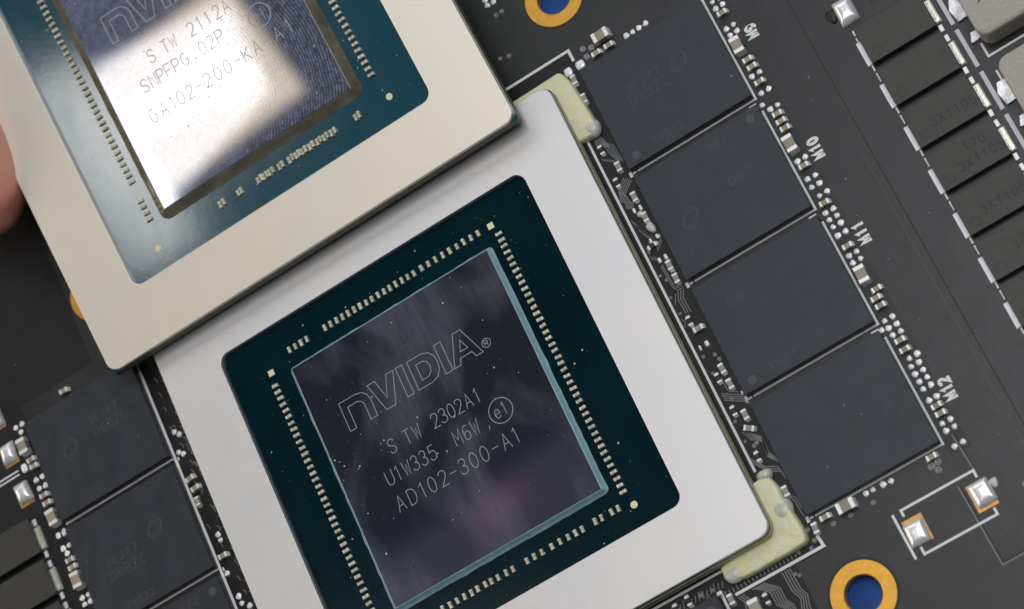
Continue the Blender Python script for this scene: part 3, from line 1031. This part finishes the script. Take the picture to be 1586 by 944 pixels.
        spots += [(7.2 + .75 * i, 34.9, 0) for i in range(32)]
        fids = [(33.46, 2.79, 'c'), (3.92, 2.56, 'c')]
    for x, y, r in spots:
        o = link('capacitor', PCAP, root, (x + random.uniform(-.02, .02), y + random.uniform(-.02, .02), T + .002), math.pi / 2 * r + random.uniform(-.09, .09))
        o.scale = (random.uniform(.9, 1.08), random.uniform(.92, 1.06), random.uniform(.85, 1.1))
        o.rotation_euler.x = random.uniform(-.04, .04)
    for x, y, s in fids:
        f = MB()
        pts = circle(x, y, .36, 20) if s == 'c' else circle(x, y, .46, 4, .78)
        f.loft([at(pts, T + .002), at(pts, T + .03)], cap0=False)
        f.build('fiducial', 'fid', root)
    # flecks of dust and lint
    rnd = random.Random(11 if which == 'a' else 23)
    du = MB()
    for i in range(150):
        x, y = rnd.uniform(0.6, 36.8), rnd.uniform(.6, 37.3)
        on = dx0 + .2 < x < dx1 - .2 and dy0 + .2 < y < dy1 - .2
        if not on and dx0 - 1.0 < x < dx1 + 1.0 and dy0 - 1.0 < y < dy1 + 1.0:
            continue
        r = .025 + .095 * rnd.random() ** 3
        if which == 'a' and on and rnd.random() < .35:
            x, y = rnd.uniform(7.2, 14), rnd.uniform(19, 28)
        z0 = D if on else T
        k_ = rnd.uniform(.5, 1.0)
        pts = [(px, py) for px, py in circle(x, y, r, 6, rnd.random() * 6)]
        du.loft([at(pts, z0 + .003), [(x + (a - x) * .6, y + (b - y) * .6, z0 + .02 + r * k_ * .5) for a, b in pts]], cap0=False)
    o = du.build('dust_flecks', 'dust', root)
    o['kind'] = 'stuff'
    return root


PKG = make_package('processor_package', 'a')
PKG.location = (-46.92, -32.62, 0.5)
tag(PKG, 'large chip package with dark die and pale metal frame, soldered to the board', 'chip package')
# the array of solder balls shows as a dark gap under it
mb = MB()
mb.box(-6.0, -6.2, -.499, 43.3, 44.1, -.003)
mb.build('ball_array', 'groove', PKG)

LOOSE = make_package('processor_package', 'g')
LOOSE.matrix_world = Matrix((
    (0.999907, -0.002495, -0.013440, -51.0),
    (0.000285, 0.986798, -0.161953, 15.64),
    (0.013666, 0.161934, 0.986707, 6.1),
    (0, 0, 0, 1))) @ Matrix.Translation((0, 0, -2.3))
mb = MB()
mb.box(-5.2, -5.2, -.30, 42.8, 43.2, -.003)
mb.build('ball_array', 'groove', LOOSE)
tag(LOOSE, 'loose tilted chip package with fingerprinted shiny die, held over the board', 'chip package')

# ------------------------------------------------------------------ corner adhesive


def adhesive(outline, ztop, label, smears):
    root = empty('corner_adhesive', (outline[0][0], outline[0][1], 0))
    off = Vector((-outline[0][0], -outline[0][1]))
    base = chaikin([(x + off.x, y + off.y) for x, y in outline], 1)
    base = [(x + .06 * math.sin(4.3 * x + 2.1 * y) * math.sin(1.7 * y - x), y + .06 * math.sin(3.7 * y + 1.9 * x + 1) * math.sin(1.3 * x + .8)) for x, y in base]
    g = MB()
    g.loft([at(base, .001), at(inset(base, -.02), ztop * .4), at(inset(base, .05), ztop * .78), at(inset(base, .14), ztop * .95), at(inset(base, .26), ztop)], cap0=False)
    g.build('adhesive_bead', 'glue', root, True)
    for x, y, rx, ry, h in smears:
        s = MB()
        dome(s, 0, 0, rx * 1.15, ry * 1.1, ztop - .3 + .07, n=22, p=2.3, jit=.12)
        s.build('grey_smear', 'flux', root, True, (x + off.x, y + off.y, .3))
    tag(root, label, 'adhesive', 'yellowish adhesive at the package corners')


adhesive([(-10.0, 11.6), (-3.9, 11.6), (-3.7, 11.2), (-3.6, 5.6), (-2.6, 5.35), (-1.6, 5.4), (-.85, 6.0), (-.80, 6.9), (-.95, 8.6), (-1.1, 10.6), (-1.35, 12.3), (-1.9, 13.35), (-2.8, 13.4), (-10.0, 13.3)],
         1.05, 'yellowish adhesive bead at the package corner beside the M9 memory chip', [(-1.55, 6.2, .8, .85, 1.25)])
adhesive([(-3.9, -33.9), (-3.7, -38.9), (-4.0, -39.1), (-9.6, -39.0), (-9.7, -40.2), (-8.9, -41.0), (-7.6, -41.3), (-1.5, -41.35), (-.95, -41.0), (-.95, -38.6), (-1.25, -36.6), (-1.2, -34.9), (-1.6, -33.9), (-2.6, -33.6)],
         1.0, 'L-shaped yellowish adhesive bead at the package corner by the lower mounting hole', [(-1.9, -37.4, .95, 1.05, 1.2), (-8.7, -40.4, .9, .75, 1.15), (-1.9, -33.6, .7, .55, .7)])

# ------------------------------------------------------------------ memory chips


def memory_chip(x0, y0, label, group, lines, logo=None, dot=None):
    root = empty('memory_chip', (x0, y0, 0))
    b = MB()
    b.box(0, 0, .22, 14, 12, 1.1, 0, b=.035, r=.05)
    b.build('body', 'chip', root)
    b = MB()
    b.box(.5, .5, .001, 13.5, 11.5, .219)
    b.build('solder_balls', 'groove', root)
    for s, x, y, h, cw, pitch in lines:
        strokes(letters('chip_mark', root), s, x, y, h, cw, pitch, .11, 1.104)
    if logo:
        for k, (rx, ry, a) in enumerate(((1.05, .55, .5), (.75, 1.1, -.5))):
            pts = [(logo[0] + rx * math.cos(u) * math.cos(a) - ry * math.sin(u) * math.sin(a), logo[1] + rx * math.cos(u) * math.sin(a) + ry * math.sin(u) * math.cos(a)) for u in [math.tau * i / 28 for i in range(28)]]
            t = MB()
            ribbon(t, pts, .10, 1.104 + .003 * k, 0, True)
            t.build('emblem_swirl', 'chip_mark', root)
    if dot:
        t = MB()
        t.loft([at(circle(dot[0], dot[1], .44, 24), 1.102), at(circle(dot[0], dot[1], .42, 24), 1.106)], cap0=False)
        t.build('corner_dot', 'chip_dot', root)
    tag(root, label, 'memory chip', group)
    return root


RG = 'memory chips in the column under the M labels'
TXT = [('3EJ47', 3.4, 7.2, .85, .55, .82), ('D8BZC', 3.2, 5.7, 1.05, .62, .95)]
memory_chip(0, .08, 'dark grey memory chip beside the printed M9 label', RG, TXT + [('7W5Z2', 3.4, .9, .75, .45, .75)], (9.3, 7.2), (1.3, 1.0))
memory_chip(0, .08 - P, 'dark grey memory chip beside the printed M10 label', RG, [('D8B', 8.2, 6.0, .9, .6, .9), ('3EJ', 7.8, 10.3, .6, .5, .8)], (3.2, 5.3), (12.8, 11.0))
memory_chip(0, .08 - 2 * P, 'dark grey memory chip beside the printed M11 label', RG, [('35Z4', 3.2, .9, .75, .5, .85), ('D8', 2.6, 8.3, .9, .6, .9)], None, (1.3, 1.0))
memory_chip(0, .08 - 3 * P, 'dark grey memory chip beside the printed M12 label', RG, [], None, None)
LG = 'memory chips on the blurred left side'
memory_chip(-70.75, -.38, 'dark memory chip just below the loose package corner, uppermost of three', LG, [('3EJ47', 7.0, 7.8, .8, .55, .8), ('D8BZC', 7.2, 6.3, .95, .6, .9)], (4.0, 6.6), None)
memory_chip(-70.75, -.38 - P, 'dark memory chip with swirl emblem and two text lines, middle of the three', LG, [('3EJ47', 3.0, 5.9, .8, .55, .85), ('D8BZC', 3.0, 4.3, .95, .6, .95), ('7W5Z2', 3.5, .7, .7, .45, .75)], (9.6, 7.0), None)
memory_chip(-70.75, -.38 - 2 * P, 'dark memory chip cut by the lower frame edge, lowest of the three', LG, [('35Z4', 8.0, 10.3, .75, .5, .85)], None, (12.9, 10.8))
memory_chip(-25.1, -53.4, 'memory chip peeking in below the soldered package at the bottom edge', None, [], None, (13.0, 10.9))

# ------------------------------------------------------------------ capacitors and resistors


def chip_part(L, W, Hh, tl, body):
    """two-terminal part along local X"""
    mb = MB()
    mb.box(-L / 2 + tl, -W / 2, .03, L / 2 - tl, W / 2, Hh - .02, 0, b=.02)
    for s in (-1, 1):
        x0, x1 = sorted((s * (L / 2 - tl), s * L / 2))
        mb.box(x0, -W / 2 - .012, .01, x1, W / 2 + .012, Hh, 1, b=.03)
        # solder fillet in front of the terminal
        a = s * L / 2
        e = s * (L / 2 + .16)
        pts0 = [(a, -W / 2), (e, -W / 2 + .05), (e, W / 2 - .05), (a, W / 2)]
        top = [(a, -W / 2), (a + s * .02, -W / 2 + .05), (a + s * .02, W / 2 - .05), (a, W / 2)]
        if s < 0:
            pts0, top = pts0[::-1], top[::-1]
        mb.loft([at(pts0, .001), at(top, Hh * .62)], cap0=False, mi=2)
    return mb


ME_SMALL = chip_part(1.0, .52, .50, .24, 0).mesh('ceramic_capacitor', ['cap_body', 'tin', 'solder'])
ME_GREY = chip_part(1.05, .55, .45, .25, 0).mesh('ceramic_capacitor', ['cap_body_grey', 'tin', 'solder'])
ME_BIG = chip_part(1.75, 1.05, .85, .42, 0).mesh('ceramic_capacitor', ['cap_body', 'tin', 'solder'])
ME_RES = chip_part(1.0, .46, .28, .24, 0).mesh('chip_resistor', ['res_body', 'tin', 'solder'])
HP = math.pi / 2


ORD = ['first', 'second', 'third', 'fourth', 'fifth', 'sixth', 'seventh', 'eighth']
SEEN = {}


def part(name, me, x, y, rz, label, cat, group=None):
    if group:
        k = SEEN[label] = SEEN.get(label, -1) + 1
        label = label + ', ' + ORD[k] + ' from the top'
    return tag(link(name, me, None, (x, y, 0.001), rz + random.uniform(-.05, .05)), label, cat, group)


def nearM(y):
    return 'M9' if y > 0 else 'M10' if y > -13.4 else 'M11' if y > -26.3 else 'M12'


for x, y in ((15.25, 9.63), (15.26, 3.87), (15.31, 2.98), (15.24, 1.18), (15.28, -2.69), (15.25, -3.55), (15.28, -4.4), (15.12, -8.75), (15.15, -13.1), (15.12, -18.03),
             (15.60, -23.18), (15.13, -23.94), (15.17, -24.79), (15.22, -28.67), (15.2, -29.68), (15.28, -35.84), (15.28, -36.65)):
    m = nearM(y)
    part('ceramic_capacitor', ME_SMALL, x, y, 0, 'small tan capacitor beside the printed %s label' % m, 'capacitor', 'small capacitors beside the %s label' % m)
for x, y, m in ((15.04, 5.68, 'M9'), (14.98, -6.13, 'M10'), (15.05, -21.27, 'M11')):
    part('ceramic_capacitor', ME_BIG, x, y, HP, 'largest tan capacitor in the strip beside the printed %s label' % m, 'capacitor')
# the row above the first memory chip and the row below the last
part('ceramic_capacitor', ME_BIG, 3.5, 14.5, 0, 'large tan capacitor standing above the M9 chip near the upper mounting hole', 'capacitor')
for x, y in ((2.28, 13.19), (3.76, 13.22)):
    part('ceramic_capacitor', ME_SMALL, x, y, 0, 'small capacitor at the upper edge of the M9 memory chip', 'capacitor', 'small capacitors above the M9 chip')
part('ceramic_capacitor', ME_BIG, 3.57, -39.95, 0, 'large tan capacitor below the M12 memory chip', 'capacitor')
part('ceramic_capacitor', ME_SMALL, 1.33, -39.85, 0, 'small capacitor between the adhesive corner and the large capacitor below M12', 'capacitor')
part('ceramic_capacitor', ME_SMALL, 12.65, -39.81, 0, 'small capacitor beside scribed loops below the M12 memory chip', 'capacitor')
part('ceramic_capacitor', ME_GREY, .05, -40.3, HP - .05, 'upright small capacitor at the adhesive corner below M12', 'capacitor')
# the strip between the soldered package and the memory chips
STRIP = [(-.99, 12.0, HP), (-.94, 9.65, HP), (-.98, 1.32, HP), (-.93, -2.33, HP), (-.89, -4.77, HP), (-.92, -10.44, HP), (-.92, -11.95, HP), (-1.22, -17.55, 0), (-.93, -22.28, HP), (-.92, -24.0, HP), (-.97, -27.4, HP), (-1.23, -28.76, -.62), (-.86, -35.84, HP)]
for x, y, r in STRIP:
    m = nearM(y)
    if r == 0:
        lb, g = 'grey capacitor lying crosswise in the trace strip beside the M11 chip', None
    elif r < 0:
        lb, g = 'grey capacitor set askew in the trace strip beside the M12 chip', None
    elif m == 'M12' and y < -30:
        lb, g = 'grey capacitor between the lower adhesive bead and the M12 chip', None
    else:
        lb, g = 'small grey capacitor in the trace strip by the %s chip' % m, 'capacitors in the trace strip by %s' % m
    part('ceramic_capacitor', ME_GREY, x, y, r, lb, 'capacitor', g)
for x, y, r in ((-1.8, 3.88, HP), (-1.88, -.04, HP), (-1.09, -7.18, .1), (-1.59, -7.72, .1), (-1.68, -16.4, HP), (-1.73, -22.87, HP), (-1.83, -26.48, HP), (-1.76, -31.55, HP)):
    m = nearM(y)
    part('chip_resistor', ME_RES, x, y, r, 'tiny black resistor in the trace strip by the %s chip' % m, 'resistor', 'tiny resistors in the trace strip by %s' % m)
# bottom edge
part('ceramic_capacitor', ME_GREY, -10.12, -42.3, HP, 'grey capacitor at the bottom chip corner under the adhesive', 'capacitor')
part('ceramic_capacitor', ME_BIG, -8.3, -44.2, HP, 'large capacitor cut by the bottom edge below the adhesive bead', 'capacitor')
part('chip_resistor', ME_RES, -7.1, -43.85, HP, 'tiny resistor beside the fan of traces at the bottom edge', 'resistor')
for x, y in ((-15.3, -40.55), (-13.9, -40.4)):
    part('chip_resistor', ME_RES, x, y, HP, 'tiny resistor under the lower frame edge of the soldered package', 'resistor', 'tiny resistors under the lower frame edge')
# blurred left side
for x, y in ((-71.86, 7.89), (-71.8, 7.09), (-71.93, 3.57), (-71.9, 2.63), (-71.8, -4.32), (-71.82, -5.16)):
    part('ceramic_capacitor', ME_SMALL, x, y, 0, 'small blurred capacitor left of the left memory chips', 'capacitor', 'small capacitors along the left memory chips')
for x, y in ((-72.1, 9.66), (-71.86, .81), (-71.8, -6.72)):
    part('ceramic_capacitor', ME_BIG, x, y, HP, 'larger blurred tan capacitor left of the left memory chips', 'capacitor', 'large capacitors along the left memory chips')
part('ceramic_capacitor', ME_SMALL, -65.4, 12.75, 0, 'lone capacitor on the dark board below the loose package corner', 'capacitor')
for x, y, r in ((-55.8, -3.49, .1), (-55.67, -4.71, .1), (-56.0, -6.1, HP), (-55.67, -12.68, 0)):
    part('ceramic_capacitor', ME_SMALL, x, y, r, 'small capacitor between the left white line and the soldered package', 'capacitor', 'small capacitors along the left white line')

# ------------------------------------------------------------------ power stages and inductors


def power_stage(x0, yb, flip, label, group, mark):
    """x0 = left side, yb = lower side of the moulding"""
    root = empty('power_stage', (x0, yb, 0))
    b = MB()
    b.box(0, 0, .05, 7.0, 4.18, .9, 0, b=.05, r=.05)
    b.build('body', 'power', root)
    t = MB()
    cx = 1.05 if not flip else 5.95
    ribbon(t, circle(cx, .95, .47, 26), .075, .9025, 0, True)
    t.build('pin_mark', 'power_mark', root)
    if mark:
        for s, x, y, h in mark:
            strokes(letters('power_mark', root), s, x, y, h, .55, .82, .11, .904)
    lx = -.27 if not flip else 7.27
    mbx = MB()
    mbx.box(lx - .29, .28, .001, lx + .24, 3.02, .10, b=.05, r=.08)
    mbx.build('lead', 'pad_white', root)
    rx = 7.30 if not flip else -.30
    mbx = MB()
    mbx.box(rx - .05 - .33, .32, .001, rx - .05 + .38, 3.02, .34, b=.12, r=.12)
    ld = mbx.build('lead', 'tin_green', root)
    mbx = MB()
    mbx.box(rx - .36, .45, .341, rx - .16, 2.90, .46, b=.05, r=.06)
    mbx.build('lead_step', 'tab', ld)
    for yy in (-.22, 3.58):
        mbx = MB()
        mbx.box(rx - .34, yy - .38, .001, rx + .10, yy + .38, .16, b=.05, r=.06)
        mbx.build('lead', 'tin', root)
    tag(root, label, 'power chip', group)


ORD = ['first', 'second', 'third', 'fourth', 'fifth', 'sixth', 'seventh', 'eighth']
MARKS = [None, [('Y', 4, 1.6, .8)], [('3X1105', 2.0, 1.2, .9)], [('170', 3.4, 2.4, .9), ('3X1105', 2.2, .9, .9)], [('3X1105', 2.0, 1.2, .9)], [('170', 3.0, 1.5, 1.2)], [('3X1', 2.5, 1.2, .9)], None]
for i in range(8):
    power_stage(25.6, -3.62 - 4.98 * i, False, 'flat black power chip, %s from the top of the right-hand column' % ORD[i], 'power chips in the right-hand column', MARKS[i])
for i in range(3):
    power_stage(-81.4, -2.05 - 4.95 * i, False, 'blurred black power chip at the lower left edge, %s from the top' % ORD[i], 'power chips at the lower left edge', None)


def inductor(x0, y0, x1, y1, label):
    root = empty('inductor', (x0, y0, 0))
    b = MB()
    w, h = x1 - x0, y1 - y0
    r = 1.15
    b.loft([at(rr(0, 0, w, h, r, 6), .15), at(rr(0, 0, w, h, r, 6), 2.65), at(rr(.10, .10, w - .10, h - .10, r, 6), 2.9), at(rr(.35, .35, w - .35, h - .35, r - .1, 6), 3.0)])
    b.build('body', 'inductor', root)
    t = MB()
    t.face([(1.3, h / 2 - .35, 3.004), (2.35, h / 2 - .1, 3.004), (2.2, h / 2 + .35, 3.004)])
    t.build('arrow_mark', 'inductor_mark', root)
    for (a, c, d, e) in ((-1.1, 1.0, .25, 2.2), (-1.35, 3.6, .25, 6.2)):
        t = MB()
        pts = [(a + .25, c), (d, c + .15), (d, e), (a + .45, e), (a, e - 1.0)]
        t.loft([at(pts, .001), at(inset(pts, .1), .38)], cap0=False)
        t.build('solder_tab', 'tab', root)
    tag(root, label, 'inductor', 'grey inductors at the top right corner')


inductor(35.5, -8.0, 42.7, -.9, 'grey block inductor in the top right corner, the upper one')
inductor(35.5, -17.7, 42.7, -10.55, 'grey block inductor at the right frame edge, the lower one')

# ------------------------------------------------------------------ the finger that holds the loose package


def finger():
    bm = bmesh.new()
    # axis from the tip pad outwards, with a bend at the joint; radii across and along
    axis = [(-61.9, 30.4, 6.4), (-62.1, 31.4, 6.6), (-62.7, 34.2, 7.6), (-63.6, 38.6, 9.4), (-64.9, 45.0, 12.4), (-66.8, 52.0, 15.8), (-69.5, 59, 19.4), (-73.0, 66, 22.8), (-78, 75, 26), (-85, 85, 28), (-93, 96, 29)]
    rad = [2.6, 4.4, 6.0, 7.4, 8.1, 8.3, 8.7, 9.2, 8.9, 9.0, 9.6]
    n = 28
    loops = []
    for i, (c, r) in enumerate(zip(axis, rad)):
        c = Vector(c)
        d = (Vector(axis[min(i + 1, len(axis) - 1)]) - Vector(axis[max(i - 1, 0)])).normalized()
        u = Vector((0, 0, 1)).cross(d).normalized()
        w = d.cross(u)
        lp = []
        for k in range(n):
            a = math.tau * k / n
            rx, rz_ = r * 1.0, r * .88
            crease = 1 - .035 * (1 if i in (6, 8) else 0) * (0.5 + 0.5 * math.sin(a * 2))
            lp.append(bm.verts.new(c + u * math.cos(a) * rx * crease + w * math.sin(a) * rz_ * crease))
        loops.append(lp)
    tip = bm.verts.new(Vector(axis[0]) + (Vector(axis[0]) - Vector(axis[1])).normalized() * 1.0)
    for k in range(n):
        bm.faces.new((tip, loops[0][(k + 1) % n], loops[0][k]))
    for a, b in zip(loops[:-1], loops[1:]):
        for k in range(n):
            bm.faces.new((a[k], a[(k + 1) % n], b[(k + 1) % n], b[k]))
    bm.faces.new(loops[-1])
    bmesh.ops.recalc_face_normals(bm, faces=bm.faces)
    for f in bm.faces:
        f.smooth = True
    me = bpy.data.meshes.new('finger')
    bm.to_mesh(me)
    bm.free()
    me.materials.append(M['skin'])
    root = link('finger', me)
    sub = root.modifiers.new('smooth', 'SUBSURF')
    sub.levels = sub.render_levels = 2
    # nail on the upper outer side
    nb = MB()
    rows = []
    base = Vector((-63.8, 39.4, 9.8))
    d = (Vector((-64.9, 45.0, 12.4)) - Vector((-62.7, 34.2, 7.6))).normalized()
    u = Vector((0, 0, 1)).cross(d).normalized()
    w = d.cross(u)
    for i in range(9):
        s = -4.8 + 11.5 * i / 8
        row = []
        hw = 58 if 0 < i else 46
        for k in range(9):
            a = math.radians(90 + 25 - hw + 2 * hw * k / 8)
            rr_ = 7.15 + .18 * s - (.06 * (s + 1) ** 2 if s < -1 else 0)
            row.append(tuple(base + d * s + u * math.cos(a) * rr_ + w * math.sin(a) * rr_ * .9 + w * .05))
        rows.append(row)
    for a, b in zip(rows[:-1], rows[1:]):
        for k in range(8):
            nb.face([a[k], a[k + 1], b[k + 1], b[k]])
    nb.build('fingernail', 'nail', root, True)
    tag(root, 'blurred bare fingertip pressing the edge of the loose package', 'finger')


finger()
